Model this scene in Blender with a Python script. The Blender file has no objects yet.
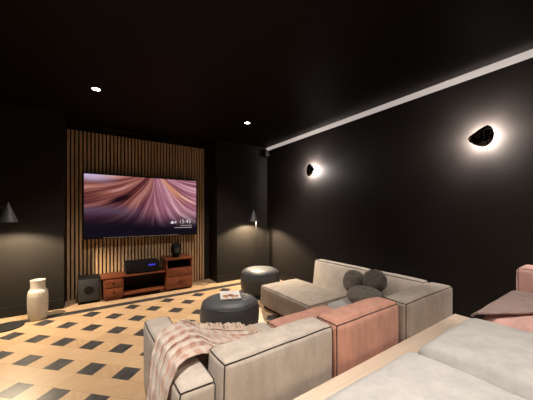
import bpy, bmesh, math, random
from mathutils import Vector, Matrix, noise
random.seed(7)
PI = math.pi
sc = bpy.context.scene
COL = sc.collection

# ------------------------------------------------------------------ materials
def new_mat(name):
    m = bpy.data.materials.new(name); m.use_nodes = True
    nt = m.node_tree; b = nt.nodes['Principled BSDF']
    return m, nt, b
def N(nt, t, **kw):
    n = nt.nodes.new(t)
    for k, v in kw.items(): setattr(n, k, v)
    return n
def L(nt, a, b): nt.links.new(a, b)
def rgba(c): return (c[0], c[1], c[2], 1)
def plain(name, c, rough=.5, metal=0, spec=.5, var=.12, scale=12, bump=0.0):
    m, nt, b = new_mat(name)
    tc = N(nt, 'ShaderNodeTexCoord'); no = N(nt, 'ShaderNodeTexNoise')
    no.inputs['Scale'].default_value = scale; no.inputs['Detail'].default_value = 4
    L(nt, tc.outputs['Object'], no.inputs['Vector'])
    r = N(nt, 'ShaderNodeValToRGB')
    r.color_ramp.elements[0].position = .3; r.color_ramp.elements[1].position = .7
    r.color_ramp.elements[0].color = rgba([x*(1-var) for x in c]); r.color_ramp.elements[1].color = rgba([x*(1+var) for x in c])
    L(nt, no.outputs['Fac'], r.inputs['Fac']); L(nt, r.outputs['Color'], b.inputs['Base Color'])
    b.inputs['Roughness'].default_value = rough; b.inputs['Metallic'].default_value = metal
    b.inputs['Specular IOR Level'].default_value = spec
    if bump:
        bp = N(nt, 'ShaderNodeBump'); bp.inputs['Strength'].default_value = bump; bp.inputs['Distance'].default_value = .01
        L(nt, no.outputs['Fac'], bp.inputs['Height']); L(nt, bp.outputs['Normal'], b.inputs['Normal'])
    return m
def fabric(name, c, var=.2, patch=6, weave=260, rough=.9, sheen=.25, bump=.4):
    m, nt, b = new_mat(name)
    tc = N(nt, 'ShaderNodeTexCoord')
    n1 = N(nt, 'ShaderNodeTexNoise'); n1.inputs['Scale'].default_value = patch; n1.inputs['Detail'].default_value = 6; n1.inputs['Roughness'].default_value = .65
    n2 = N(nt, 'ShaderNodeTexNoise'); n2.inputs['Scale'].default_value = weave; n2.inputs['Detail'].default_value = 2
    mp = N(nt, 'ShaderNodeMapping'); mp.inputs['Scale'].default_value = (1.6, 1.6, .55); L(nt, tc.outputs['Object'], mp.inputs['Vector'])
    L(nt, mp.outputs[0], n1.inputs['Vector']); L(nt, tc.outputs['Object'], n2.inputs['Vector'])
    mx = N(nt, 'ShaderNodeMath', operation='MULTIPLY_ADD'); mx.inputs[1].default_value = .35; L(nt, n2.outputs['Fac'], mx.inputs[0]); L(nt, n1.outputs['Fac'], mx.inputs[2])
    r = N(nt, 'ShaderNodeValToRGB')
    r.color_ramp.elements[0].position = .45; r.color_ramp.elements[1].position = .9
    r.color_ramp.elements[0].color = rgba([x*(1-var) for x in c]); r.color_ramp.elements[1].color = rgba([x*(1+var) for x in c])
    L(nt, mx.outputs[0], r.inputs['Fac']); L(nt, r.outputs['Color'], b.inputs['Base Color'])
    b.inputs['Roughness'].default_value = rough; b.inputs['Specular IOR Level'].default_value = .2
    b.inputs['Sheen Weight'].default_value = sheen; b.inputs['Sheen Roughness'].default_value = .5
    bp = N(nt, 'ShaderNodeBump'); bp.inputs['Strength'].default_value = bump; bp.inputs['Distance'].default_value = .006
    L(nt, mx.outputs[0], bp.inputs['Height']); L(nt, bp.outputs['Normal'], b.inputs['Normal'])
    return m
def wood(name, c1, c2, axis='X', scale=1.0, rough=.45, spec=.4):
    m, nt, b = new_mat(name)
    tc = N(nt, 'ShaderNodeTexCoord'); mp = N(nt, 'ShaderNodeMapping')
    s = {'X': (1.2, 14, 14), 'Y': (14, 1.2, 14), 'Z': (14, 14, 1.2)}[axis]
    mp.inputs['Scale'].default_value = [q*scale for q in s]
    L(nt, tc.outputs['Object'], mp.inputs['Vector'])
    n1 = N(nt, 'ShaderNodeTexNoise'); n1.inputs['Scale'].default_value = 2.2; n1.inputs['Detail'].default_value = 7; n1.inputs['Distortion'].default_value = .8
    L(nt, mp.outputs[0], n1.inputs['Vector'])
    r = N(nt, 'ShaderNodeValToRGB'); r.color_ramp.elements[0].position = .3; r.color_ramp.elements[1].position = .7
    r.color_ramp.elements[0].color = rgba(c1); r.color_ramp.elements[1].color = rgba(c2)
    L(nt, n1.outputs['Fac'], r.inputs['Fac']); L(nt, r.outputs['Color'], b.inputs['Base Color'])
    b.inputs['Roughness'].default_value = rough; b.inputs['Specular IOR Level'].default_value = spec
    return m
def emit(name, c, s, base=(.8, .8, .8)):
    m, nt, b = new_mat(name)
    b.inputs['Base Color'].default_value = rgba(base)
    b.inputs['Emission Color'].default_value = rgba(c); b.inputs['Emission Strength'].default_value = s
    return m

M = {}
M['wall'] = plain('wall_paint', (.0185, .0155, .014), rough=.65, spec=.08, var=.05, scale=3)
M['bump'] = plain('wall_paint_front', (.0165, .0140, .0120), rough=.6, spec=.12, var=.05, scale=3)
M['ceiling'] = plain('ceiling_paint', (.0042, .0027, .0025), rough=.55, spec=.12, var=.05, scale=2)
M['base'] = plain('baseboard_paint', (.012, .011, .010), rough=.4, spec=.3)
M['black'] = plain('black_plastic', (.006, .006, .007), rough=.55, spec=.15)
M['blackmetal'] = plain('black_metal', (.03, .03, .03), rough=.4, metal=.3)
M['shade'] = plain('lamp_shade_metal', (.075, .075, .075), rough=.5, metal=.2)
M['shade_in'] = plain('lamp_shade_inside', (.6, .55, .45), rough=.5)
M['pouf'] = plain('pouf_leather', (.075, .079, .086), rough=.5, spec=.45, var=.12, scale=40, bump=.12)
M['beige'] = fabric('beige_fabric', (.60, .525, .46))
M['taupe'] = fabric('taupe_fabric', (.50, .425, .355))
M['grey'] = fabric('grey_fabric', (.45, .385, .33))
M['lightgrey'] = fabric('light_grey_fabric', (.49, .475, .465), var=.16, patch=7)
M['pink'] = fabric('pink_fabric', (.67, .345, .262))
M['palepink'] = fabric('pale_pink_fabric', (.70, .42, .375))
M['piping'] = fabric('dark_piping', (.035, .027, .024), bump=0)
M['mauve'] = fabric('mauve_blanket', (.38, .275, .25), patch=12, bump=.4)
M['fuzzy'] = fabric('dark_fuzzy', (.18, .155, .132), var=.4, patch=26, weave=120, bump=.9)
M['fuzzy2'] = fabric('dark_plush', (.12, .10, .088), var=.35, patch=20, weave=150, bump=.6)
M['vase'] = plain('vase_ceramic', (.56, .51, .44), rough=.5, var=.05, scale=8)
M['cabinet'] = wood('red_brown_wood', (.095, .022, .009), (.18, .05, .019), 'X')
M['cabinet_dark'] = plain('cabinet_inside', (.018, .008, .006), rough=.7)
M['slat'] = wood('slat_wood', (.36, .225, .12), (.62, .42, .245), 'Z', scale=1.4)
M['slatback'] = plain('slat_backing', (.010, .008, .007), rough=.9, spec=.1)
M['knob'] = plain('knob_dark', (.02, .015, .012), rough=.3, metal=.6)
M['subfront'] = plain('speaker_front', (.019, .020, .022), rough=.65, scale=60)
M['lens'] = emit('downlight_lens', (1, .97, .92), 30)
M['whitering'] = plain('downlight_ring', (.02, .02, .02), rough=.4)
M['led'] = emit('led_profile', (1, .88, .82), .40, base=(.10, .09, .085))
M['sconce_led'] = emit('sconce_led', (1, .93, .86), 8)
M['bluedisp'] = emit('blue_display', (.06, .07, 1), .45, base=(.01, .01, .03))
M['text'] = emit('screen_text', (.8, .85, 1), .42)
M['silver'] = plain('silver_glint', (.5, .5, .5), rough=.3, metal=.9)
M['cable'] = plain('cable_rubber', (.05, .045, .04), rough=.6)
M['paper'] = plain('paper_pages', (.75, .72, .68), rough=.7, var=.03)

def marble(name):
    m, nt, b = new_mat(name)
    tc = N(nt, 'ShaderNodeTexCoord'); n1 = N(nt, 'ShaderNodeTexNoise'); n1.inputs['Scale'].default_value = 11; n1.inputs['Detail'].default_value = 5; n1.inputs['Distortion'].default_value = 1.4
    L(nt, tc.outputs['Object'], n1.inputs['Vector'])
    r = N(nt, 'ShaderNodeValToRGB'); e = r.color_ramp.elements
    e[0].position = .485; e[0].color = (.006, .006, .008, 1); e[1].position = .515; e[1].color = (.006, .006, .007, 1)
    v = e.new(.5); v.color = (.32, .29, .25, 1)
    L(nt, n1.outputs['Fac'], r.inputs['Fac']); L(nt, r.outputs['Color'], b.inputs['Base Color'])
    b.inputs['Roughness'].default_value = .15
    return m
M['marble'] = marble('black_marble')

def mathn(nt, op, a, b=None, c=None):
    n = N(nt, 'ShaderNodeMath', operation=op)
    for i, v in enumerate((a, b, c)):
        if v is None: continue
        if isinstance(v, (int, float)): n.inputs[i].default_value = v
        else: L(nt, v, n.inputs[i])
    return n.outputs[0]

# oak parquet with dark stone squares turned 45 degrees, a dark strip near the far wall
BY0, BY1 = 4.250, 4.385
def floor_mat():
    m, nt, b = new_mat('parquet_with_stone')
    tc = N(nt, 'ShaderNodeTexCoord'); sep = N(nt, 'ShaderNodeSeparateXYZ'); L(nt, tc.outputs['Object'], sep.inputs[0])
    x, y = sep.outputs[0], sep.outputs[1]
    y0 = mathn(nt, 'SUBTRACT', y, 4.118)
    s = math.sqrt(.5); P = .2405*math.sqrt(2)
    u = mathn(nt, 'MULTIPLY', mathn(nt, 'ADD', x, y0), s)
    v = mathn(nt, 'MULTIPLY', mathn(nt, 'SUBTRACT', x, y0), s)
    cu = mathn(nt, 'PINGPONG', mathn(nt, 'ADD', u, P*40), P/2); cv = mathn(nt, 'PINGPONG', mathn(nt, 'ADD', v, P*40), P/2)
    h = .079
    du = mathn(nt, 'LESS_THAN', cu, h); dv = mathn(nt, 'LESS_THAN', cv, h)
    dark = mathn(nt, 'MULTIPLY', du, dv)
    # joints between the planks
    ju = mathn(nt, 'LESS_THAN', mathn(nt, 'ABSOLUTE', mathn(nt, 'SUBTRACT', cu, h)), .0012)
    jv = mathn(nt, 'MULTIPLY', mathn(nt, 'LESS_THAN', mathn(nt, 'ABSOLUTE', mathn(nt, 'SUBTRACT', cv, h)), .0012), du)
    joint = mathn(nt, 'MAXIMUM', ju, jv)
    inner = mathn(nt, 'LESS_THAN', y, BY0 - .012)
    strip = mathn(nt, 'MULTIPLY', mathn(nt, 'GREATER_THAN', y, BY0), mathn(nt, 'LESS_THAN', y, BY1))
    dark = mathn(nt, 'MAXIMUM', mathn(nt, 'MULTIPLY', dark, inner), strip)
    joint = mathn(nt, 'MULTIPLY', joint, inner)
    # oak: grain along u or v
    def grain(sc):
        mp = N(nt, 'ShaderNodeMapping'); mp.inputs['Rotation'].default_value = (0, 0, PI/4); mp.inputs['Scale'].default_value = sc
        L(nt, tc.outputs['Object'], mp.inputs['Vector'])
        n = N(nt, 'ShaderNodeTexNoise'); n.inputs['Scale'].default_value = 3; n.inputs['Detail'].default_value = 6; n.inputs['Distortion'].default_value = .5
        L(nt, mp.outputs[0], n.inputs['Vector']); return n.outputs['Fac']
    g1, g2 = grain((2, 20, 1)), grain((20, 2, 1))
    mixg = N(nt, 'ShaderNodeMix'); mixg.data_type = 'FLOAT'; L(nt, du, mixg.inputs['Factor']); L(nt, g1, mixg.inputs[2]); L(nt, g2, mixg.inputs[3])
    # plank to plank tone
    fu = mathn(nt, 'FLOOR', mathn(nt, 'DIVIDE', mathn(nt, 'ADD', u, h), P)); fv = mathn(nt, 'FLOOR', mathn(nt, 'DIVIDE', mathn(nt, 'ADD', v, h), P))
    cmb = N(nt, 'ShaderNodeCombineXYZ'); L(nt, fu, cmb.inputs[0]); L(nt, fv, cmb.inputs[1]); L(nt, du, cmb.inputs[2])
    wn = N(nt, 'ShaderNodeTexWhiteNoise'); L(nt, cmb.outputs[0], wn.inputs['Vector'])
    fac = mathn(nt, 'ADD', mathn(nt, 'MULTIPLY', mixg.outputs[0], .8), mathn(nt, 'MULTIPLY', wn.outputs['Value'], .28))
    r = N(nt, 'ShaderNodeValToRGB'); r.color_ramp.elements[0].position = .28; r.color_ramp.elements[1].position = .85
    r.color_ramp.elements[0].color = (.37, .240, .135, 1); r.color_ramp.elements[1].color = (.52, .365, .225, 1)
    L(nt, fac, r.inputs['Fac'])
    n3 = N(nt, 'ShaderNodeTexNoise'); n3.inputs['Scale'].default_value = 14; n3.inputs['Detail'].default_value = 6; L(nt, tc.outputs['Object'], n3.inputs['Vector'])
    r2 = N(nt, 'ShaderNodeValToRGB'); r2.color_ramp.elements[0].position = .35; r2.color_ramp.elements[1].position = .75
    r2.color_ramp.elements[0].color = (.022, .022, .024, 1); r2.color_ramp.elements[1].color = (.065, .063, .064, 1)
    L(nt, n3.outputs['Fac'], r2.inputs['Fac'])
    mj = N(nt, 'ShaderNodeMix'); mj.data_type = 'RGBA'; L(nt, joint, mj.inputs['Factor']); L(nt, r.outputs[0], mj.inputs[6]); mj.inputs[7].default_value = (.27, .16, .08, 1)
    md = N(nt, 'ShaderNodeMix'); md.data_type = 'RGBA'; L(nt, dark, md.inputs['Factor']); L(nt, mj.outputs[2], md.inputs[6]); L(nt, r2.outputs[0], md.inputs[7])
    L(nt, md.outputs[2], b.inputs['Base Color'])
    b.inputs['Roughness'].default_value = .38; b.inputs['Specular IOR Level'].default_value = .35
    return m
M['floor'] = floor_mat()
def platform_mat():
    m, nt, b = new_mat('pale_oak_planks')
    tc = N(nt, 'ShaderNodeTexCoord'); mp = N(nt, 'ShaderNodeMapping'); mp.inputs['Scale'].default_value = (1.5, 22, 1)
    L(nt, tc.outputs['Object'], mp.inputs['Vector'])
    n = N(nt, 'ShaderNodeTexNoise'); n.inputs['Scale'].default_value = 2.5; n.inputs['Detail'].default_value = 6; n.inputs['Distortion'].default_value = .6; L(nt, mp.outputs[0], n.inputs['Vector'])
    r = N(nt, 'ShaderNodeValToRGB'); r.color_ramp.elements[0].position = .3; r.color_ramp.elements[1].position = .7
    r.color_ramp.elements[0].color = (.72, .58, .45, 1); r.color_ramp.elements[1].color = (.80, .675, .55, 1)
    L(nt, n.outputs['Fac'], r.inputs['Fac']); L(nt, r.outputs[0], b.inputs['Base Color']); b.inputs['Roughness'].default_value = .5
    return m
M['platform'] = platform_mat()
def throw_mat():
    m, nt, b = new_mat('checked_throw')
    uv = N(nt, 'ShaderNodeUVMap'); sep = N(nt, 'ShaderNodeSeparateXYZ'); L(nt, uv.outputs[0], sep.inputs[0])
    nz = N(nt, 'ShaderNodeTexNoise'); nz.inputs['Scale'].default_value = 13; nz.inputs['Detail'].default_value = 4; L(nt, uv.outputs[0], nz.inputs['Vector'])
    w = mathn(nt, 'MULTIPLY', mathn(nt, 'SUBTRACT', nz.outputs['Fac'], .5), 4.0)
    def stripe(s, k):
        q = mathn(nt, 'SINE', mathn(nt, 'ADD', mathn(nt, 'MULTIPLY', s, k), w))
        n = N(nt, 'ShaderNodeMapRange'); n.interpolation_type = 'SMOOTHSTEP'; L(nt, q, n.inputs[0]); n.inputs[1].default_value = -.6; n.inputs[2].default_value = .7
        return n.outputs[0]
    a, c = stripe(sep.outputs[0], 2*PI/.080), stripe(sep.outputs[1], 2*PI/.080)
    f = mathn(nt, 'MULTIPLY', mathn(nt, 'ADD', a, c), .5)
    r = N(nt, 'ShaderNodeValToRGB'); e = r.color_ramp.elements
    e[0].position = 0; e[0].color = (.80, .71, .63, 1); e[1].position = 1; e[1].color = (.64, .385, .31, 1)
    v = e.new(.5); v.color = (.76, .60, .52, 1)
    L(nt, f, r.inputs['Fac']); L(nt, r.outputs[0], b.inputs['Base Color'])
    b.inputs['Roughness'].default_value = .95; b.inputs['Sheen Weight'].default_value = .3; b.inputs['Specular IOR Level'].default_value = .1
    n2 = N(nt, 'ShaderNodeTexNoise'); n2.inputs['Scale'].default_value = 130; L(nt, uv.outputs[0], n2.inputs['Vector'])
    bp = N(nt, 'ShaderNodeBump'); bp.inputs['Strength'].default_value = .5; bp.inputs['Distance'].default_value = .01; L(nt, n2.outputs['Fac'], bp.inputs['Height']); L(nt, bp.outputs['Normal'], b.inputs['Normal'])
    return m
M['throw'] = throw_mat()
M['fringe'] = fabric('throw_fringe', (.72, .58, .48), bump=0)
def vcol_mat(name, strength, emission=True):
    m, nt, b = new_mat(name)
    a = N(nt, 'ShaderNodeVertexColor'); a.layer_name = 'picture'
    if emission:
        b.inputs['Base Color'].default_value = (.01, .01, .012, 1); b.inputs['Roughness'].default_value = .3; b.inputs['Specular IOR Level'].default_value = .05
        L(nt, a.outputs[0], b.inputs['Emission Color']); b.inputs['Emission Strength'].default_value = strength
    else:
        L(nt, a.outputs[0], b.inputs['Base Color']); b.inputs['Roughness'].default_value = .3
    return m
M['screen'] = vcol_mat('screen_picture', .95)
M['cover'] = vcol_mat('magazine_cover', 1, False)

# ------------------------------------------------------------------ helpers
def finish(o, parent):
    COL.objects.link(o)
    if parent is not None: o.parent = parent
    return o
def obj(name, bm, mat, parent=None, smooth=True, origin=None, angle=40):
    """one mesh object; bm holds world coordinates (local ones when the parent is turned)"""
    bmesh.ops.recalc_face_normals(bm, faces=bm.faces)
    me = bpy.data.meshes.new(name)
    off = Vector(origin) if origin is not None else (W(parent) if parent is not None else Vector((0, 0, 0)))
    bmesh.ops.translate(bm, verts=bm.verts, vec=-off)
    bm.to_mesh(me); bm.free()
    if smooth:
        me.shade_smooth()
        try: me.set_sharp_from_angle(angle=math.radians(angle))
        except Exception: pass
    me.materials.append(mat)
    o = bpy.data.objects.new(name, me)
    if origin is not None and parent is None: o.location = off
    return finish(o, parent)
def W(o):
    v = Vector((0, 0, 0))
    while o is not None:
        v = v + o.location; o = o.parent
    return v
def thing(name, label, cat, loc, group=None):
    o = bpy.data.objects.new(name, None); o.empty_display_size = .05; o.location = loc
    o['label'] = label; o['category'] = cat
    if group: o['group'] = group
    COL.objects.link(o); return o
def tag(o, label, cat, group=None):
    o['label'] = label; o['category'] = cat
    if group: o['group'] = group
    return o
def thick(o, d):
    m = o.modifiers.new('thickness', 'SOLIDIFY'); m.thickness = d; m.offset = 0; return o
def struct(name, bm, mat, smooth=False):
    o = obj(name, bm, mat, None, smooth); o['kind'] = 'structure'; return o
def B(): return bmesh.new()
def box(bm, x0, x1, y0, y1, z0, z1, bev=0, seg=2):
    r = bmesh.ops.create_cube(bm, size=1)
    vs = r['verts']
    for v in vs:
        v.co = Vector((x0 if v.co.x < 0 else x1, y0 if v.co.y < 0 else y1, z0 if v.co.z < 0 else z1))
    if bev:
        es = {e for v in vs for e in v.link_edges}
        bmesh.ops.bevel(bm, geom=list(es), offset=bev, segments=seg, affect='EDGES', profile=.5)
    return bm
def lathe(bm, prof, c=(0, 0, 0), n=32, mat=None, caps=True, rfun=None):
    """prof: list of (r, z)"""
    rings = []
    for (r, z) in prof:
        ring = []
        for k in range(n):
            a = 2*PI*k/n; rr = r*(rfun(a, z) if rfun else 1)
            p = Vector((rr*math.cos(a), rr*math.sin(a), z))
            if mat is not None: p = mat @ p
            ring.append(bm.verts.new(p + Vector(c)))
        rings.append(ring)
    for a, b_ in zip(rings, rings[1:]):
        for k in range(n): bm.faces.new((a[k], a[(k+1) % n], b_[(k+1) % n], b_[k]))
    if caps:
        if prof[0][0] > 1e-6: bm.faces.new(rings[0][::-1])
        if prof[-1][0] > 1e-6: bm.faces.new(rings[-1])
    bmesh.ops.remove_doubles(bm, verts=[v for r in rings for v in r], dist=1e-6)
    return bm
def tube(bm, pts, r, n=8, closed=False):
    pts = [Vector(p) for p in pts]; m = len(pts); rings = []
    up = None
    for i, p in enumerate(pts):
        if closed: t = pts[(i+1) % m] - pts[i-1]
        else: t = pts[min(i+1, m-1)] - pts[max(i-1, 0)]
        t.normalize()
        if up is None:
            up = Vector((0, 0, 1)) if abs(t.z) < .9 else Vector((1, 0, 0))
        s = t.cross(up); s.normalize(); up = s.cross(t); up.normalize()
        rr = r[i] if isinstance(r, (list, tuple)) else r
        rings.append([bm.verts.new(p + (s*math.cos(2*PI*k/n) + up*math.sin(2*PI*k/n))*rr) for k in range(n)])
    rng = range(m) if closed else range(m-1)
    for i in rng:
        a, b_ = rings[i], rings[(i+1) % m]
        for k in range(n): bm.faces.new((a[k], a[(k+1) % n], b_[(k+1) % n], b_[k]))
    if not closed:
        bm.faces.new(rings[0][::-1]); bm.faces.new(rings[-1])
    return bm

def prism_y(bm, xz, y0, y1):
    a = [bm.verts.new((x, y0, z)) for x, z in xz]; c = [bm.verts.new((x, y1, z)) for x, z in xz]; n = len(xz)
    for k in range(n): bm.faces.new((a[k], a[(k+1) % n], c[(k+1) % n], c[k]))
    bm.faces.new(a[::-1]); bm.faces.new(c); return bm

class Soft:
    """upholstered block: rounded, slightly puffed and uneven; piping runs along its edges"""
    def __init__(s, x0, x1, y0, y1, z0, z1, r=.03, puff=(.006, .006, .015), nz=.004, slope=None, seed=0, pr=.0036):
        s.pr = pr; s.c = Vector(((x0+x1)/2, (y0+y1)/2, (z0+z1)/2)); s.h = Vector(((x1-x0)/2, (y1-y0)/2, (z1-z0)/2))
        s.r = r; s.p = puff; s.nz = nz; s.seed = seed; s.slope = slope
    def map(s, p, out=0):
        h, r = s.h, s.r
        q = Vector([max(-(h[i]-r), min(h[i]-r, p[i])) for i in range(3)])
        d = p - q; L_ = d.length
        res = q + d*((r+out)/L_) if L_ > 1e-9 else p.copy()
        u = [p[i]/h[i] for i in range(3)]
        for i in range(3):
            j, k = (i+1) % 3, (i+2) % 3
            f = max(0, 1-u[j]**4)*max(0, 1-u[k]**4)
            if i == 2: res[i] += s.p[i]*u[i]*f*(1 if u[i] > 0 else .0)
            else: res[i] += s.p[i]*u[i]*f
        w = res + s.c
        if s.nz:
            for i in range(3):
                pass
            nv = noise.noise_vector((w + Vector((s.seed*3.1, 0, 0)))*4.0)*s.nz + noise.noise_vector((w + Vector((s.seed, 5, 0)))*11.0)*s.nz*.45
            if abs(u[2]) < .98 or u[2] > 0: w = w + nv*(.35 if u[2] < -.9 else 1)
        if s.slope:     # lean of the front face: (axis, sign, amount) narrows towards the top
            ax, sg, am = s.slope[:3]
            t = max(0, sg*u[ax]*.5+.5)
            w[ax] -= sg*am*t*(u[2]*.5+.5)
            if len(s.slope) > 3:      # slanted far end
                w[1] -= s.slope[3]*max(0, u[1])*(.5-.5*u[2]) 
        return w
    def axis_pts(s, i):
        h, r = s.h[i], s.r
        a = [-h + r*(1-math.tan(math.radians(q))) for q in (45, 33, 22, 11, 0)]
        n = max(2, int((2*h-2*r)/.035))
        mid = [-h+r + (2*h-2*r)*k/n for k in range(1, n)]
        return a + mid + [-q for q in a[::-1]]
    def mesh(s, bm):
        A = [s.axis_pts(i) for i in range(3)]; n = [len(a) for a in A]; V = {}
        def vert(i, j, k):
            if (i, j, k) not in V: V[(i, j, k)] = bm.verts.new(s.map(Vector((A[0][i], A[1][j], A[2][k]))))
            return V[(i, j, k)]
        for ax in range(3):
            b, c = (ax+1) % 3, (ax+2) % 3
            for e in (0, n[ax]-1):
                for j in range(n[b]-1):
                    for k in range(n[c]-1):
                        q = []
                        for (dj, dk) in ((0, 0), (1, 0), (1, 1), (0, 1)):
                            t = [0, 0, 0]; t[ax] = e; t[b] = j+dj; t[c] = k+dk; q.append(vert(*t))
                        bm.faces.new(q)
        return bm
    def edge(s, bm, a, b, r=None):
        """piping from corner a to corner b (sign triples)"""
        r = r or s.pr
        ax = [i for i in range(3) if a[i] != b[i]][0]
        P = s.axis_pts(ax)
        if a[ax] > 0: P = P[::-1]
        pts = []
        for t in P:
            p = Vector([a[i]*s.h[i] for i in range(3)]); p[ax] = t
            pts.append(s.map(p, .0015))
        tube(bm, pts, r, 6); return bm
def soft(name, mat, parent, *a, pipes='', **k):
    s = Soft(*a, **k); o = obj(name, s.mesh(B()), mat, parent)
    if pipes is not None:
        bm = B()
        top = [((-1, -1, 1), (1, -1, 1)), ((1, -1, 1), (1, 1, 1)), ((1, 1, 1), (-1, 1, 1)), ((-1, 1, 1), (-1, -1, 1))]
        vert = [((sx, sy, -1), (sx, sy, 1)) for sx in (-1, 1) for sy in (-1, 1)]
        edges = top + vert if not pipes else [(tuple(a_), tuple(b_)) for a_, b_ in pipes]
        for e in edges: s.edge(bm, *e)
        pp = obj('piping', bm, M['piping'], o); pp['label'] = 'dark piping along the edges'
    return o

# ------------------------------------------------------------------ setting
XR, YF, YB, XL, ZC = 3.142, 4.60, -2.6, -2.6, 2.745     # right wall, front of the far wall, back, left, ceiling
YN = 5.00                                              # back of the niche
NX0, NX1 = -.325, 1.985                                # niche
PZ, PY = .288, 1.118                                   # platform top and front edge
b = B(); box(b, XL-.1, XR+.1, YB-.1, YN+.2, -.1, 0); struct('floor', b, M['floor'])
b = B(); box(b, XL-.1, XR+.1, YB-.1, YN+.2, ZC, ZC+.1); struct('ceiling', b, M['ceiling'])
b = B(); box(b, XR, XR+.1, YB-.1, YN+.2, 0, ZC); struct('wall_right', b, M['wall'])
b = B(); box(b, XL-.1, XL, YB-.1, YN+.2, 0, ZC); struct('wall_left', b, M['wall'])
b = B(); box(b, XL, XR, YB-.1, YB, 0, ZC); struct('wall_back', b, M['wall'])
b = B(); box(b, XL, NX0, YF, YN, 0, ZC); box(b, NX1, XR, YF, YN, 0, ZC); box(b, NX0, NX1, YN, YN+.1, 0, ZC)
struct('wall_front', b, M['bump'])
b = B(); box(b, XL, NX0, YF-.018, YF, 0, .135, .004)
struct('baseboard_front', b, M['base'])
b = B(); box(b, NX1, XR, YF-.018, YF, 0, .135, .004)
struct('baseboard_front', b, M['base'])
b = B(); box(b, XR-.018, XR, PY, YF-.018, 0, .135, .004); struct('baseboard_right', b, M['base'])
# LED profile set into the top of the right wall
b = B(); prism_y(b, [(XR-.001, 2.682), (XR, 2.682), (XR, ZC), (XR-.022, ZC)], YB, YF); o = struct('trim_1', b, M['led'])
# raised tier for the second sofa row
b = B(); box(b, XL, XR, YB, PY, 0, PZ, .004); o = struct('trim_2', b, M['platform'])

# ------------------------------------------------------------------ slatted panel
SX0, SX1, SZ1 = -.323, 1.862, 2.62
t = thing('slatted_wall_panel', 'tall panel of vertical brown wooden slats behind the television', 'wall panel', ((SX0+SX1)/2, YN, 0))
b = B(); box(b, SX0, SX1, YN-.022, YN-.001, .005, SZ1); obj('backing', b, M['slatback'], t, False)
b = B(); n = 42; pit = (SX1-SX0)/n
for k in range(n):
    x = SX0 + pit*(k+.18)
    box(b, x, x+pit*.64, YN-.06, YN-.022, .005, SZ1, .003, 1)
obj('slats', b, M['slat'], t, False)
YS = YN-.06

# ------------------------------------------------------------------ television
TX0, TX1, TZ0, TZ1, TY = -.0997, 1.649, .956, 1.946, 4.82
t = thing('television', 'large flat television showing swirling pink rock, on the slatted panel', 'television', ((TX0+TX1)/2, YS, TZ0))
b = B(); box(b, TX0-.018, TX1+.016, TY+.003, TY+.05, TZ0-.024, TZ1+.014, .004); obj('casing', b, M['black'], t)
b = B(); box(b, .45, 1.08, TY+.05, YS-.0005, 1.25, 1.65, .004); obj('wall_mount', b, M['blackmetal'], t)
b = B(); box(b, TX0+.25, TX1-.3, TY-.001, TY+.004, TZ0-.0145, TZ0-.005, .001); o = obj('bezel_glint', b, M['silver'], t); o['label'] = 'bright strip for the glint on the lower edge'  # silver strip stands in for the white glint on the lower bezel
def lerp(a, c, f): return [a[i]+(c[i]-a[i])*f for i in range(3)]
def ramp(st, v):
    for (p0, c0), (p1, c1) in zip(st, st[1:]):
        if v <= p1: return lerp(c0, c1, max(0, min(1, (v-p0)/(p1-p0))))
    return st[-1][1]
def sm(a, b_, v):
    q = max(0, min(1, (v-a)/(b_-a))); return q*q*(3-2*q)
def picture(u, v):
    """u to the right, v upwards; layered stone flowing out of a point above the middle"""
    X, Y = u*1.78, v
    n1 = noise.noise(Vector((X*1.5, Y*1.5, 3.3))); n2 = noise.noise(Vector((X*5, Y*5, 8.1)))
    dx, dy = X-1.02, 1.20-Y
    th = math.atan2(dx, dy); rad = math.hypot(dx, dy)
    fan = th + (.34*max(0, rad-.25)**1.3 if th < 0 else -.22*max(0, rad-.25)**1.2) + n1*.10 + n2*.012
    def ln(k, z, rr=.9): return noise.noise(Vector((fan*k, rad*rr, z)))*.5+.5
    line = .45*ln(9, 1) + .35*ln(24, 5, 1.4) + .28*ln(60, 9, 2.0)
    line = max(0, min(1, (line-.30)/.48))
    k = sm(-.55, .25, th)
    cl = ramp([(0, (.035, .008, .018)), (.35, (.17, .05, .05)), (.65, (.38, .16, .13)), (.85, (.60, .33, .30)), (1, (.82, .62, .62))], line*.8 + .22*sm(.4, 1, Y)*sm(1.2, .2, X))
    cr = ramp([(0, (.10, .03, .06)), (.30, (.28, .10, .16)), (.6, (.50, .25, .31)), (.85, (.74, .50, .54)), (1, (.95, .80, .80))], line*.95 + .08)
    c = lerp(cl, cr, k)
    c = lerp(c, (.70, .33, .08), .75*math.exp(-((fan-.62)/.11)**2)*sm(.45, .8, Y)*(.4+.6*line))
    c = lerp(c, (.42, .18, .10), .5*math.exp(-((fan+.18)/.12)**2)*sm(.5, .9, Y))
    c = lerp(c, (.62, .57, .80), .75*sm(.84, .98, Y + .06*n1)*sm(.55, .05, X))
    hole = math.exp(-(((X-.50)/.15)**2 + ((Y-.62-.40*(X-.50))/.05)**2)); c = lerp(c, (.02, .004, .01), min(.93, hole*1.4))
    veil = math.exp(-((Y-.40-.05*n1)/.09)**2)*sm(1.05, .5, X); c = lerp(c, (.15, .115, .19), .7*veil)
    c = lerp(c, (.035, .012, .045), .6*sm(.52, .22, Y)*(1-.5*k*line))
    c = lerp(c, (.006, .004, .016), sm(.45, .14, Y + .05*k))
    return [1.08*max(0, q)**1.22 for q in c]
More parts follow.
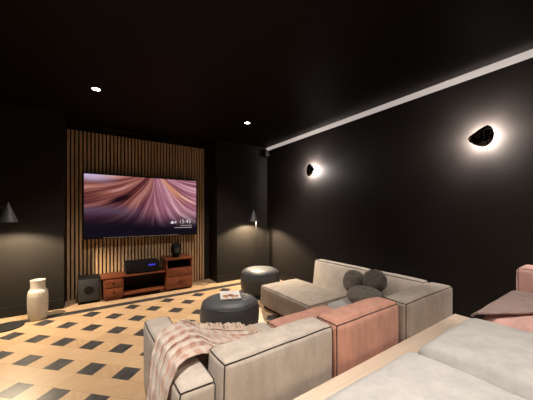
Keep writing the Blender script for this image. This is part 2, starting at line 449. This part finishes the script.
def picture_mesh(name, nx, ny, fn, P00, PX, PY_, parent, mat):
    me = bpy.data.meshes.new(name); vs = []; fs = []
    base = W(parent)
    for j in range(ny+1):
        for i in range(nx+1):
            vs.append(tuple(Vector(P00) + Vector(PX)*(i/nx) + Vector(PY_)*(j/ny) - base))
    for j in range(ny):
        for i in range(nx):
            a = j*(nx+1)+i; fs.append((a, a+1, a+nx+2, a+nx+1))
    me.from_pydata(vs, [], fs); ca = me.color_attributes.new('picture', 'FLOAT_COLOR', 'POINT')
    for j in range(ny+1):
        for i in range(nx+1):
            ca.data[j*(nx+1)+i].color = rgba(fn(i/nx, j/ny))
    me.materials.append(mat); o = bpy.data.objects.new(name, me); return finish(o, parent)
scr = picture_mesh('screen', 260, 146, picture, (TX0, TY, TZ0), (TX1-TX0, 0, 0), (0, 0, TZ1-TZ0), t, M['screen'])
def text(name, s, size, loc, rot, mat, parent, align='LEFT', extrude=.0004):
    cu = bpy.data.curves.new(name, 'FONT'); cu.body = s; cu.size = size; cu.align_x = align; cu.extrude = extrude
    to = bpy.data.objects.new(name+'_tmp', cu); COL.objects.link(to)
    dg = bpy.context.evaluated_depsgraph_get(); dg.update()
    me = bpy.data.meshes.new_from_object(to.evaluated_get(dg)); me.name = name
    bpy.data.objects.remove(to); me.materials.clear(); me.materials.append(mat)
    o = bpy.data.objects.new(name, me); finish(o, parent); o.location = Vector(loc) - W(parent); o.rotation_euler = rot; return o
R90 = (PI/2, 0, 0)
o = text('clock_text', '15:45', .10, (TX1-.10, TY-.003, 1.150), R90, M['text'], t, 'RIGHT'); o['label'] = 'white clock digits reading 15:45'
b = B(); box(b, TX1-.29, TX1-.085, TY-.003, TY-.001, 1.105, 1.115); box(b, TX1-.40, TX1-.085, TY-.003, TY-.001, 1.066, 1.078)
obj('caption_line', b, emit('screen_caption', (.45, .5, .8), .2), t, False)
b = B()
for (ix, r) in ((TX1-.44, .022), (TX1-.385, .018)):
    lathe(b, [(0, 0), (r, 0), (r, .002), (0, .002)], (ix, TY-.001, 1.172), 20, Matrix.Rotation(PI/2, 3, 'X'))
box(b, TX1-.47, TX1-.415, TY-.003, TY-.001, 1.150, 1.166)
obj('weather_icon', b, M['text'], t, False)

# ------------------------------------------------------------------ cabinet row under the television
CY = 4.56      # front plane
t = thing('tv_bench', 'low reddish wooden bench with two small drawers under the television', 'tv bench', (.58, CY+.19, 0))
b = B(); box(b, .112, 1.018, CY-.015, YS-.03, .344, .368, .004); obj('top_board', b, M['cabinet'], t)
b = B(); box(b, .145, .41, CY, YS-.04, .045, .344, .004); obj('drawer_case', b, M['cabinet'], t)
for z in (.070, .207):
    b = B(); box(b, .163, .392, CY-.014, CY, z, z+.120, .004); d = obj('drawer', b, M['cabinet'], t)
    b = B(); lathe(b, [(.004, 0), (.006, .010), (.016, .016), (.016, .024), (0, .028)], (.277, CY-.014, z+.06), 16, Matrix.Rotation(PI/2, 3, 'X')); obj('knob', b, M['knob'], d)
b = B(); box(b, .41, 1.018, CY-.02, YS-.05, .060, .090, .004); obj('lower_shelf', b, M['cabinet'], t)
b = B(); box(b, .41, 1.018, YS-.06, YS-.045, .090, .344); obj('back_panel', b, M['cabinet_dark'], t, False)
for (x0, x1) in ((.165, .39), (.95, 1.0)):
    b = B(); box(b, x0, x1, CY+.02, YS-.08, 0, .060 if x0 > .5 else .045, .003); obj('plinth', b, M['cabinet'], t)
WX0, WX1 = 1.042, 1.492
t = thing('wooden_cabinet', 'reddish wooden cabinet with an open slot above doors, right of the bench', 'cabinet', (1.265, CY+.2, 0))
b = B()
box(b, WX0, WX0+.025, CY, YS-.03, .03, .53); box(b, WX1-.025, WX1, CY, YS-.03, .03, .53); box(b, WX0+.025, WX1-.025, CY, YS-.03, .03, .055)
box(b, WX0+.025, WX1-.025, CY, YS-.03, .365, .385); obj('carcass', b, M['cabinet'], t, False)
b = B(); box(b, WX0+.025, WX1-.025, YS-.05, YS-.031, .055, .53); obj('back_panel', b, M['cabinet_dark'], t, False)
b = B(); box(b, WX0-.018, WX1+.018, CY-.02, YS-.02, .53, .56, .005); obj('top_board', b, M['cabinet'], t)
b = B(); box(b, WX0+.005, WX1-.005, CY-.012, CY, .245, .368, .004); d = obj('drawer', b, M['cabinet'], t)
b = B(); lathe(b, [(.004, 0), (.006, .010), (.013, .016), (.013, .022), (0, .026)], (1.267, CY-.012, .31), 16, Matrix.Rotation(PI/2, 3, 'X')); obj('knob', b, M['knob'], d)
for (x0, x1, kx) in ((WX0+.005, 1.265, 1.243), (1.269, WX1-.005, 1.291)):
    b = B(); box(b, x0, x1, CY-.012, CY, .045, .238, .004); d = obj('door', b, M['cabinet'], t)
    b = B(); lathe(b, [(.004, 0), (.006, .010), (.012, .016), (.012, .022), (0, .026)], (kx, CY-.012, .15), 16, Matrix.Rotation(PI/2, 3, 'X')); obj('knob', b, M['knob'], d)
for x in (WX0+.01, WX1-.05):
    for y in (CY+.01, YS-.08):
        b = B(); box(b, x, x+.04, y, y+.04, 0, .03); obj('foot', b, M['cabinet'], t, False)
# receiver
t = thing('av_receiver', 'black audio receiver with a blue display on the low bench', 'receiver', (.685, CY+.17, .368))
b = B(); box(b, .44, .935, CY+.01, YS-.05, .383, .545, .006); obj('case', b, M['black'], t)
b = B(); box(b, .765, .875, CY+.006, CY+.0095, .475, .505); obj('display', b, M['bluedisp'], t, False)
for x, r in ((.50, .03), (.905, .018)):
    b = B(); lathe(b, [(r, 0), (r, .018), (r*.9, .022), (0, .022)], (x, CY+.01, .465), 24, Matrix.Rotation(PI/2, 3, 'X')); obj('dial', b, M['black'], t)
for x in (.47, .905):
    for y in (CY+.05, YS-.12):
        b = B(); lathe(b, [(.018, .368), (.018, .384)], (x, y, 0), 12); obj('foot', b, M['black'], t)
# small round speaker
t = thing('bookshelf_speaker', 'small rounded black speaker standing on the wooden cabinet', 'speaker', (1.24, CY+.13, .56))
b = B(); lathe(b, [(.06, .56), (.062, .568), (.05, .573), (.072, .60), (.088, .65), (.092, .705), (.088, .755), (.068, .793), (.03, .808), (0, .810)], (1.24, CY+.13, 0), 32); obj('body', b, M['black'], t)
b = B(); lathe(b, [(.05, 0), (.052, .006), (.03, .004), (.012, .010), (0, .012)], (1.24, CY+.043, .69), 24, Matrix.Rotation(PI/2, 3, 'X')); obj('driver', b, M['subfront'], t)
# subwoofer
t = thing('subwoofer', 'dark grey box subwoofer on the floor left of the bench', 'subwoofer', (-.02, 4.75, 0))
b = B(); box(b, -.172, .103, 4.617, YS-.03, .03, .372, .008); obj('cabinet_body', b, M['black'], t)
b = B(); box(b, -.164, .095, 4.604, 4.617, .040, .362, .006); obj('front_grille', b, M['subfront'], t)
b = B(); lathe(b, [(.056, 0), (.060, .004), (.054, .007), (.038, .003), (.014, .006), (0, .007)], (-.035, 4.604, .20), 32, Matrix.Rotation(PI/2, 3, 'X')); o = obj('driver', b, M['slatback'], t); o['label'] = 'round black driver'
for x in (-.145, .078):
    for y in (4.64, YS-.06):
        b = B(); lathe(b, [(.018, 0), (.018, .032)], (x, y, 0), 12); obj('foot', b, M['black'], t)
# loose cable right of the cabinet
b = B(); pts = []
for k in range(40):
    f = k/39; pts.append((1.52 + .42*f, 4.66 + .06*math.sin(f*9) - .03*f, .006))
tube(b, pts, .005, 6); o = obj('power_cable', b, M['cable'], None, origin=(1.7, 4.66, 0)); tag(o, 'thin dark cable lying on the floor right of the cabinet', 'cable')

# ------------------------------------------------------------------ vase
t0 = (-.565, 4.32, 0)
prof = [(.085, 0), (.105, .004), (.112, .02), (.119, .10), (.122, .20), (.122, .29), (.118, .335), (.108, .365), (.092, .38), (.088, .40), (.087, .45), (.090, .487), (.092, .495), (.084, .497), (.076, .47), (.072, .38), (.04, .36), (0, .36)]
pr = []
for (r0, z0), (r1, z1) in zip(prof, prof[1:]):
    for k in range(4): pr.append((r0+(r1-r0)*k/4, z0+(z1-z0)*k/4))
pr.append(prof[-1])
pr = [(r*.83, z) for r, z in pr]
b = B(); lathe(b, pr, t0, 96, rfun=lambda a, z: 1 + (.018*math.cos(a*24)*sm(.02, .06, z)*(1-sm(.33, .38, z))) + .006*math.sin(z*130)*(1-sm(.33, .38, z)))
o = obj('floor_vase', b, M['vase'], None, origin=t0); tag(o, 'tall ribbed off-white ceramic vase with a short wide neck on the floor', 'vase')

# ------------------------------------------------------------------ floor lamps
def floor_lamp(bx, by, px, py, sx, sy, label, hz, warm=(1, .80, .55), power=12):
    """base centre, pole, shade axis; hz is the height of the shade's rim"""
    t = thing('floor_lamp', label, 'floor lamp', (bx, by, 0), 'black cone floor lamps')
    b = B(); lathe(b, [(0, 0), (.155, 0), (.157, .006), (.153, .014), (.02, .016), (0, .016)], (bx, by, 0), 40); obj('base', b, M['blackmetal'], t)
    top = hz + .17
    b = B(); tube(b, [(px, py, .012), (px, py, top)], .0085, 12); obj('pole', b, M['blackmetal'], t)
    d = Vector((sx-px, sy-py, 0)); ln = d.length; d.normalize()
    b = B(); tube(b, [(px, py, top-.006), tuple(Vector((px, py, top)) + d*ln*.5), (sx, sy, top)], .006, 10); obj('arm', b, M['blackmetal'], t)
    ap = Vector((sx, sy, hz+.23))
    prof = [(0, .0), (.008, -.004), (.014, -.03), (.086, -.23), (.083, -.23), (.012, -.035), (0, -.03)]
    b = B(); lathe(b, prof, ap, 40); s = obj('lamp_shade', b, M['shade'], t)
    c = ap + Vector((0, 0, -.150))
    b = B(); lathe(b, [(0, -.024), (.014, -.019), (.022, 0), (.016, .018), (.010, .03), (.010, .10), (0, .10)], c, 20); obj('bulb', b, emit('lamp_bulb', warm, 3), s)
    li = bpy.data.lights.new('lamp_light', 'POINT'); li.energy = power; li.color = warm; li.shadow_soft_size = .012
    lo = bpy.data.objects.new('lamp_light', li); lo.location = ap + Vector((0, 0, -.187)); COL.objects.link(lo)
LP = 170
floor_lamp(-.825, 4.20, -.885, 4.14, -.80, 4.14, 'black cone floor lamp at the left edge beside the white vase', 1.235, power=LP)
floor_lamp(2.68, 4.36, 2.70, 4.34, 2.63, 4.32, 'black cone floor lamp in the corner behind the far pouf', 1.175, power=LP)

# ------------------------------------------------------------------ poufs
def pouf(x, y, R, H, label, k):
    prof = [(0, .004), (R*.5, .0), (R*.78, .004), (R*.88, .02), (R*.94, H*.15), (R*.985, H*.32), (R, H*.52), (R*.99, H*.68), (R*.94, H*.83), (R*.85, H*.93), (R*.70, H*.985), (R*.45, H*1.0), (R*.2, H*1.0), (0, H*1.0)]
    pr = []
    for (r0, z0), (r1, z1) in zip(prof, prof[1:]):
        for q in range(3): pr.append((r0+(r1-r0)*q/3, z0+(z1-z0)*q/3))
    pr.append(prof[-1])
    b = B(); lathe(b, pr, (x, y, 0), 64)
    for v in b.verts: v.co += noise.noise_vector((v.co+Vector((k, 0, 0)))*5)*.006*(1 if v.co.z > .03 else 0)
    o = obj('pouf', b, M['pouf'], None, origin=(x, y, 0), angle=80); tag(o, label, 'pouf', 'dark grey poufs')
    b = B(); r = R*.925; tube(b, [((x+r*math.cos(2*PI*q/64)), y+r*math.sin(2*PI*q/64), H*.865) for q in range(64)], .004, 6, True)
    for v in b.verts: v.co += noise.noise_vector((v.co+Vector((k, 0, 0)))*5)*.006
    obj('seam', b, M['pouf'], o)
    return o
p1 = pouf(1.31, 2.67, .335, .375, 'round dark grey pouf with a magazine on it', 1)
p2 = pouf(2.36, 3.66, .335, .405, 'round dark grey pouf with bare top in front of the corner lamp', 2)
# magazine
def cover(u, v):
    c = [.82, .78, .76]
    n = noise.noise(Vector((u*7, v*7, 1.0)))
    for (cx_, cy_, r, k) in ((.25, .42, .16, (.45, .16, .04)), (.52, .46, .18, (.30, .09, .02)), (.78, .34, .14, (.50, .22, .08)), (.62, .22, .12, (.6, .3, .14)), (.30, .2, .10, (.55, .25, .10))):
        q = math.hypot(u-cx_, v-cy_) + n*.05
        c = lerp(c, k, sm(r, r*.6, q))
    if v > .62: c = lerp(c, (.85, .80, .80), sm(.62, .68, v))
    if .76 < v < .86 and .2 < u < .8 and math.sin(u*60) > -.2: c = lerp(c, (.6, .5, .5), .5)
    if v < .06: c = [.12, .10, .10]
    return c
t = thing('magazine', 'glossy magazine with a brown food photograph lying on the nearer pouf', 'magazine', (1.325, 2.70, .378))
mc = Vector((1.325, 2.70, 0)); ang = math.radians(-22)
ux = Vector((math.cos(ang), math.sin(ang), 0)); uy = Vector((-math.sin(ang), math.cos(ang), 0))
b = B(); box(b, -.112, .112, -.148, .148, .3795, .3895, .001)
bmesh.ops.transform(b, matrix=Matrix.Translation(mc) @ Matrix.Rotation(ang, 4, 'Z'), verts=b.verts); obj('pages', b, M['paper'], t, False)
P0 = mc - ux*.114 - uy*.15 + Vector((0, 0, .391))
picture_mesh('cover', 60, 80, cover, P0, ux*.228, uy*.30, t, M['cover'])

# ------------------------------------------------------------------ front sofa
G1 = 'modules of the front sofa'
def feet(t, x0, x1, y0, y1, z0, z1):
    for x in (x0+.06, x1-.06):
        for y in (y0+.06, y1-.06):
            b = B(); lathe(b, [(.022, z0), (.026, z1+.01)], (x, y, 0), 14); obj('leg', b, M['black'], t)
BT = .576; SZ = .312; FZ = .04
def module(name, label, mat, x0, x1, y0, y1, sx0=None, seat_h=SZ, z0=0.0, bt=BT, back=None, side=None, group=G1, seed=0, seat_r=.04, seat_puff=.02, y_seat0=None):
    t = thing(name, label, 'sofa', ((x0+x1)/2, (y0+y1)/2, z0), group)
    feet(t, x0, x1, y0, y1, z0, z0+FZ)
    return t
# beige end module: armrest, seat, backrest
t = module('sofa_module', 'beige end module of the front sofa with low armrest under the checked throw', M['beige'], .335, 1.372, 1.14, 1.93)
soft('armrest', M['beige'], t, 0.322, .505, 1.17, 2.14, FZ, .528, r=.035, puff=(.008, .008, .012), seed=1)
soft('backrest', M['beige'], t, .545, 1.361, 1.188, 1.400, FZ, BT, r=.034, puff=(.004, .012, .014), seed=2)
soft('seat', M['beige'], t, .545, 1.361, 1.406, 2.065, FZ, SZ, r=.045, puff=(.004, .010, .018), seed=3)
t = module('sofa_module', 'salmon pink middle module of the front sofa between beige and grey ones', M['pink'], 1.38, 2.135, 1.14, 1.90)
soft('backrest', M['pink'], t, 1.375, 2.178, 1.172, 1.39, FZ, BT+.004, r=.048, puff=(.004, .014, .020), seed=4)
soft('seat', M['pink'], t, 1.375, 2.178, 1.396, 2.042, FZ, SZ, r=.045, puff=(.004, .010, .02), seed=5)
t = module('sofa_module', 'grey corner module of the front sofa beside the right wall', M['grey'], 2.143, 3.10, 1.14, 1.94)
soft('backrest', M['grey'], t, 2.194, 3.135, 1.128, 1.35, FZ, BT, r=.034, puff=(.004, .008, .012), seed=6)
soft('backrest', M['grey'], t, 2.665, 3.125, 1.358, 2.050, FZ, BT+.004, r=.030, puff=(.012, .004, .012), seed=9, pr=.0026, slope=(0, -1, .34))
soft('seat', M['lightgrey'], t, 2.194, 2.655, 1.358, 2.045, FZ, SZ, r=.05, puff=(.004, .006, .022), seed=8, pipes=None)
t = module('sofa_module', 'wide taupe far module of the front sofa with backrest along the wall', M['taupe'], 1.98, 3.10, 2.06, 3.08)
soft('backrest', M['taupe'], t, 2.665, 3.125, 2.062, 3.02, FZ, BT+.006, r=.034, puff=(.012, .004, .012), seed=9, pr=.0026, slope=(0, -1, .34, .24))
soft('seat', M['taupe'], t, 1.975, 2.655, 2.066, 3.075, FZ, SZ+.006, r=.035, puff=(.006, .006, .018), seed=10, pr=.0030)

# ------------------------------------------------------------------ second sofa on the platform
G2 = 'modules of the second sofa on the platform'
RZ = PZ; RS = .665; RB = .885
t = thing('sofa_module', 'light grey seat of the rear sofa nearest the bottom edge of the photo', 'sofa', (.93, .15, RZ), G2); feet(t, .52, 1.335, -.55, .66, RZ, RZ+FZ)
soft('seat', M['lightgrey'], t, .515, 1.338, -.30, .685, RZ+FZ, RS-.005, r=.06, puff=(.006, .02, .03), nz=.007, seed=11, pipes=None)
soft('backrest', M['lightgrey'], t, .515, 1.338, -.53, -.31, RZ+FZ, RB, r=.03, seed=12)
t = thing('sofa_module', 'light grey seat of the rear sofa beside the pale pink one', 'sofa', (1.7, .15, RZ), G2); feet(t, 1.35, 2.045, -.55, .66, RZ, RZ+FZ)
soft('seat', M['lightgrey'], t, 1.356, 2.05, -.30, .655, RZ+FZ, RS+.008, r=.06, puff=(.006, .02, .03), nz=.007, seed=13, pipes=None)
soft('backrest', M['lightgrey'], t, 1.356, 2.05, -.53, -.31, RZ+FZ, RB, r=.03, seed=14)
t = thing('sofa_module', 'pale pink corner module of the rear sofa against the right wall', 'sofa', (2.6, .15, RZ), G2); feet(t, 2.075, 3.09, -.55, .58, RZ, RZ+FZ)
soft('seat', M['palepink'], t, 2.068, 2.884, -.30, .60, RZ+FZ, RS+.01, r=.05, puff=(.006, .012, .02), nz=.005, seed=15, pipes=None)
soft('backrest', M['palepink'], t, 2.89, 3.125, -.30, .60, RZ+FZ, RB+.01, r=.045, puff=(.006, .006, .012), seed=16, pr=.002)
soft('backrest', M['palepink'], t, 2.068, 3.131, -.53, -.31, RZ+FZ, RB, r=.03, seed=17)
# mauve blanket on the pink seat
b = B(); nx, ny = 50, 40; g = []
ul = b.loops.layers.uv.new('UVMap')
for j in range(ny+1):
    row = []
    for i in range(nx+1):
        s_, r_ = i/nx, j/ny
        x = 2.01 + .83*s_; front = .655
        near = .60 - .42*s_**.8 - .02*math.sin(s_*5)
        if r_ < .8:
            q = r_/.8; y = near + (.575-near)*q; z = RS + .034 + .006
        else:
            q = (r_-.8)/.2; a = q*1.2
            y = .575 + .052*math.sin(min(a, PI/2)); z = RS + .040 - .05*(1-math.cos(min(a, PI/2))) - max(0, a-PI/2)*.06
        z += .006*noise.noise(Vector((x*6, y*9, 0))) + .004*math.sin(y*40+x*9)*.5
        row.append(b.verts.new((x, y, z + .004)))
    g.append(row)
for j in range(ny):
    for i in range(nx): b.faces.new((g[j][i], g[j][i+1], g[j+1][i+1], g[j+1][i]))
bmesh.ops.recalc_face_normals(b, faces=b.faces)
o = obj('blanket', b, M['mauve'], None, origin=(2.45, .45, RS)); thick(o, .012); tag(o, 'mauve blanket folded over the pale pink seat of the rear sofa', 'blanket')

# ------------------------------------------------------------------ cushions on the front sofa
def place(bm, loc, axis, roll=0):
    q = Vector((0, 0, 1)).rotation_difference(Vector(axis)).to_matrix().to_4x4()
    bmesh.ops.transform(bm, matrix=Matrix.Translation(loc) @ q @ Matrix.Rotation(roll, 4, 'Z'), verts=bm.verts)
def rough(bm, k, a, s=22):
    for v in bm.verts:
        v.co += noise.noise_vector(v.co*s + Vector((k, 0, 0)))*a + noise.noise_vector(v.co*s*2.7 + Vector((0, k, 0)))*a*.6
def disc_prof(R, T):
    return [(0, -T), (R*.4, -T*.99), (R*.75, -T*.92), (R*.92, -T*.72), (R*.99, -T*.4), (R, 0), (R*.99, T*.4), (R*.92, T*.72), (R*.75, T*.92), (R*.4, T*.99), (0, T)]
def dense(prof, k=4):
    pr = []
    for (r0, z0), (r1, z1) in zip(prof, prof[1:]):
        for q in range(k): pr.append((r0+(r1-r0)*q/k, z0+(z1-z0)*q/k))
    return pr + [prof[-1]]
GC = 'dark cushions in the sofa corner'
b = B(); lathe(b, dense(disc_prof(.142, .085)), (0, 0, 0), 64); place(b, (2.74, 2.07, .475), (-.95, .20, .26)); rough(b, 1, .004, 30)
o = obj('cushion', b, M['fuzzy'], None, origin=(2.66, 2.08, .33), angle=180); tag(o, 'round drum-shaped dark grey cushion standing on edge facing the television', 'cushion', GC)
b = B(); lathe(b, dense([(0, -.075), (.10, -.074), (.17, -.06), (.20, -.02), (.195, .02), (.16, .058), (.10, .082), (.05, .092), (0, .094)]), (0, 0, 0), 64); place(b, (2.515, 1.74, .412), (-.05, -.16, 1)); rough(b, 2, .007, 26)
o = obj('cushion', b, M['fuzzy'], None, origin=(2.52, 1.73, .32), angle=180); tag(o, 'fluffy round dark grey cushion lying flat in front of the others', 'cushion', GC)
b = B(); lathe(b, dense(disc_prof(.138, .075)), (0, 0, 0), 64); place(b, (2.79, 1.81, .528), (-.72, -.10, .66)); rough(b, 3, .005, 26)  # dark round form filling the dark triangle beside the backrest
o = obj('cushion', b, M['fuzzy2'], None, origin=(2.735, 1.825, .32), angle=180); tag(o, 'darkest round form leaning on the wall-side backrest behind the fluffy cushion', 'cushion', GC)

# ------------------------------------------------------------------ checked throw over the armrest
def throw_pt(s, r):
    """s: 0..1 from the hem on the outer side over the arm to the fringe on the seat; r: 0 near edge .. 1 far edge"""
    # profile of what lies beneath (x, z) by length
    xl, xr, za, zs = .315, .60, .537, .42
    path = [(xl-.035, .10), (xl-.018, .30), (xl-.006, .47), (xl+.03, .538), (xl+.12, .548), (xr-.10, .546), (xr-.03, .520), (xr+.07, .450), (xr+.17, .390), (xr+.30, .350), (xr+.46, .330)]
    cum = [0]
    for p, q in zip(path, path[1:]): cum.append(cum[-1] + math.hypot(q[0]-p[0], q[1]-p[1]))
    d = s*cum[-1]; i = 0
    while i < len(cum)-2 and d > cum[i+1]: i += 1
    f = (d-cum[i])/(cum[i+1]-cum[i]); x = path[i][0]+(path[i+1][0]-path[i][0])*f; z = path[i][1]+(path[i+1][1]-path[i][1])*f
    near = [(0, 1.22), (.20, 1.26), (.36, 1.29), (.42, 1.335), (.50, 1.355), (.58, 1.397), (.70, 1.405), (.85, 1.45), (1, 1.58)]
    far = [(0, 1.46), (.20, 1.58), (.30, 1.68), (.36, 1.74), (.42, 1.80), (.50, 1.85), (.62, 1.90), (.78, 1.92), (1, 1.84)]
    def at(tb, v):
        for (a, p), (c, q) in zip(tb, tb[1:]):
            if v <= c: k = (v-a)/(c-a); k = k*k*(3-2*k)*.5 + k*.5; return p+(q-p)*k
        return tb[-1][1]
    y = at(near, s) + (at(far, s)-at(near, s))*r
    ph = r*25.0 + 2.6*math.sin(s*3.2+.5) + 3.4*noise.noise(Vector((s*2.6, r*2.2, 1)))
    wv = abs(math.sin(ph*.5))**.55
    amp = .030 + .016*noise.noise(Vector((s*4, r*3, 9))) + .006*sm(.6, .85, s)
    up = sm(.16, .36, s)
    x += -amp*1.3*wv*(1-up); z += amp*1.35*wv*up
    z += .009*noise.noise(Vector((x*7, y*7, 2)))*up - .002*up
    y += .016*math.cos(ph)
    return Vector((x, y, z)), cum[-1]*s, r*.42
t = thing('throw_blanket', 'pink and cream checked throw with fringe draped over the beige armrest', 'throw', (.6, 1.7, .40))
me_b = B(); uvl = me_b.loops.layers.uv.new('UVMap'); ns, nr = 150, 110; G = []; UVs = {}
for j in range(nr+1):
    row = []
    for i in range(ns+1):
        p, a, c = throw_pt(i/ns, j/nr); v = me_b.verts.new(p); UVs[v] = (a, c); row.append(v)
    G.append(row)
for j in range(nr):
    for i in range(ns):
        f = me_b.faces.new((G[j][i], G[j][i+1], G[j+1][i+1], G[j+1][i]))
        for lp in f.loops: lp[uvl].uv = UVs[lp.vert]
bmesh.ops.recalc_face_normals(me_b, faces=me_b.faces)
thick(obj('cloth', me_b, M['throw'], t, angle=180), .008)
b = B()
def strand(p, d):
    n = 6; pts = []; w = Vector((random.uniform(-1, 1), random.uniform(-1, 1), 0))*.008
    for k in range(n):
        f = k/(n-1); q = p + d*f + w*math.sin(f*PI*1.5); q.z = p.z + .010 + .034*math.sin(f*PI*.8) - max(0, (p.z-.36))*f*.5; pts.append(q)
    tube(b, pts, [.007]*(n-1)+[.011], 5)
for k in range(64):      # far edge above the seat front
    s_ = .52 + .46*k/63; p, _, _ = throw_pt(s_, 1.0); strand(p, Vector((random.uniform(-.02, .04), random.uniform(.05, .12), 0)))
for k in range(34):      # end on the seat
    p, _, _ = throw_pt(1.0, k/33); strand(p, Vector((random.uniform(.03, .06), random.uniform(-.02, .03), 0)))
o = obj('fringe', b, M['fringe'], t); o['label'] = 'cream knotted fringe'; o['kind'] = 'stuff'

# ------------------------------------------------------------------ wall sconces
PEB_A = [(-105, -3), (-74, -50), (-16, -90), (35, -97), (74, -69), (92, -17), (84, 50), (51, 93), (8, 87), (-47, 56), (-90, 26)]      # mm, in the plane of the wall
PEB_B = [(0, 103), (52, 70), (96, 16), (84, -42), (34, -86), (-32, -96), (-74, -62), (-84, 0), (-70, 66), (-40, 99)]
def pebble(P, per=6):
    """smooth closed outline in the wall plane: (towards the near end of the wall, up)"""
    out = []; m = len(P)
    for i in range(m):
        p = [Vector((P[(i+d) % m][0]*.001, P[(i+d) % m][1]*.001)) for d in (-1, 0, 1, 2)]
        for k in range(per):
            q = k/per
            out.append(.5*((2*p[1]) + (p[2]-p[0])*q + (2*p[0]-5*p[1]+4*p[2]-p[3])*q*q + (3*p[1]-p[0]-3*p[2]+p[3])*q**3))
    return out
def sconce(y, z, R, P, label, power):
    t = thing('wall_sconce', label, 'wall light', (XR, y, z), 'black marble wall sconces')
    off = .085; th = .009
    # front stone: pebble outline in the wall plane, pointing away (-?) by rot, slightly domed
    b = B(); out = pebble(P); n = len(out); rings = []
    for (f, d) in ((.0, -th), (.6, -th*.95), (.92, -th*.6), (1.0, 0), (.92, th*.7), (.6, th*1.0), (0, th*1.05)):
        ring = []
        for k in range(n):
            w_ = out[k]*f; yy, zz = -w_.x, w_.y
            ring.append(b.verts.new((XR-off-d, y+yy, z+zz)))
        rings.append(ring)
    for A, C in zip(rings, rings[1:]):
        for k in range(n): b.faces.new((A[k], A[(k+1) % n], C[(k+1) % n], C[k]))
    bmesh.ops.remove_doubles(b, verts=b.verts, dist=1e-6)
    obj('front_stone', b, M['marble'], t, angle=60)
    RX = Matrix.Rotation(-PI/2, 3, 'Y')
    b = B(); lathe(b, [(.03, 0), (.03, .010), (0, .010)], (XR, y, z), 28, RX); obj('wall_plate', b, M['blackmetal'], t)
    b = B(); lathe(b, [(.006, .009), (.006, off-th)], (XR, y, z), 16, RX); obj('stem', b, M['blackmetal'], t)
    b = B(); lathe(b, [(R*.40, off-th-.002), (R*.60, off-th-.002), (R*.60, off-th+.001), (R*.40, off-th+.001), (R*.40, off-th-.002)], (XR, y, z), 40, RX, caps=False); obj('led_ring', b, M['sconce_led'], t)
    # light of the ring: a few lamps round the back of the stone
    for k in range(6):
        a = 2*PI*(k+.5)/6
        li = bpy.data.lights.new('sconce_light', 'POINT'); li.energy = power/6; li.color = (1, .92, .86); li.shadow_soft_size = .006
        lo = bpy.data.objects.new('sconce_light', li); lo.location = (XR-(off-th-.007), y+R*.25*math.cos(a), z+R*.25*math.sin(a)); COL.objects.link(lo)
SP = 74
sconce(.870, 2.065, .100, PEB_A, 'black marble pebble wall sconce on the right wall nearer the rear sofa', SP)
sconce(3.19, 2.068, .096, PEB_B, 'black marble pebble wall sconce on the right wall nearer the corner lamp', SP)
# satellite speaker in the far top corner
t = thing('satellite_speaker', 'small black speaker on a bracket high in the far right corner', 'speaker', (XR, 4.47, 2.50))
b = B(); box(b, 2.955, 3.065, 4.40, 4.50, 2.505, 2.645, .012); obj('body', b, M['black'], t)
b = B(); box(b, 2.967, 3.053, 4.394, 4.401, 2.518, 2.632, .003); obj('grille', b, M['subfront'], t)
b = B(); tube(b, [(3.06, 4.47, 2.57), (XR+.004, 4.47, 2.57)], .014, 12); obj('bracket', b, M['black'], t)

# ------------------------------------------------------------------ ceiling downlights
def downlight(x, y, label, energy, size=100, lens=True, blend=.6):
    t = thing('ceiling_downlight', label, 'ceiling light', (x, y, ZC), 'recessed ceiling downlights')
    b = B(); lathe(b, [(.040, -.0005), (.052, -.0005), (.052, -.004), (.048, -.007), (.040, -.007), (.040, -.0005)], (x, y, ZC), 36, caps=False); obj('trim_ring', b, M['whitering'], t)
    b = B(); lathe(b, [(0, -.003), (.0395, -.003), (.0395, -.001), (0, -.001)], (x, y, ZC), 36); obj('lens', b, M['lens'], t)
    li = bpy.data.lights.new('downlight', 'SPOT'); li.energy = energy; li.color = (1, .90, .79); li.spot_size = math.radians(size); li.spot_blend = blend; li.shadow_soft_size = .04
    lo = bpy.data.objects.new('downlight', li); lo.location = (x, y, ZC-.02); COL.objects.link(lo)
E1 = 190
downlight(.04, 3.49, 'recessed ceiling downlight above the left part of the floor, nearer the slats', E1*.90, 104, blend=1)
downlight(2.00, 3.47, 'recessed ceiling downlight toward the far right corner', E1*1.25, 106, blend=1)
downlight(1.90, .45, 'recessed ceiling downlight above the rear sofa', E1*.8, 105, blend=1)
downlight(.04, .84, 'recessed ceiling downlight near the camera, above the left', E1*1.3, 105, blend=1)
downlight(.8, -1.3, 'added fill downlight out of view at the back of the room', E1*1.2, 110, blend=1)  # unseen lamp added behind the camera as fill light

# ------------------------------------------------------------------ world, camera, view
w = bpy.data.worlds.new('World'); sc.world = w; w.use_nodes = True
w.node_tree.nodes['Background'].inputs[0].default_value = (0, 0, 0, 1); w.node_tree.nodes['Background'].inputs[1].default_value = 0
cam = bpy.data.cameras.new('Camera'); co = bpy.data.objects.new('Camera', cam); COL.objects.link(co)
cam.sensor_fit = 'HORIZONTAL'; cam.sensor_width = 36; cam.lens = 257/533*36; cam.shift_y = 13/533; cam.clip_start = .02
co.location = (0, 0, 1.34); co.rotation_euler = (PI/2, 0, math.radians(-34.2))
sc.camera = co
vs = sc.view_settings; vs.view_transform = 'Standard'; vs.look = 'None'; vs.exposure = 0; vs.gamma = 1; vs.use_curve_mapping = False
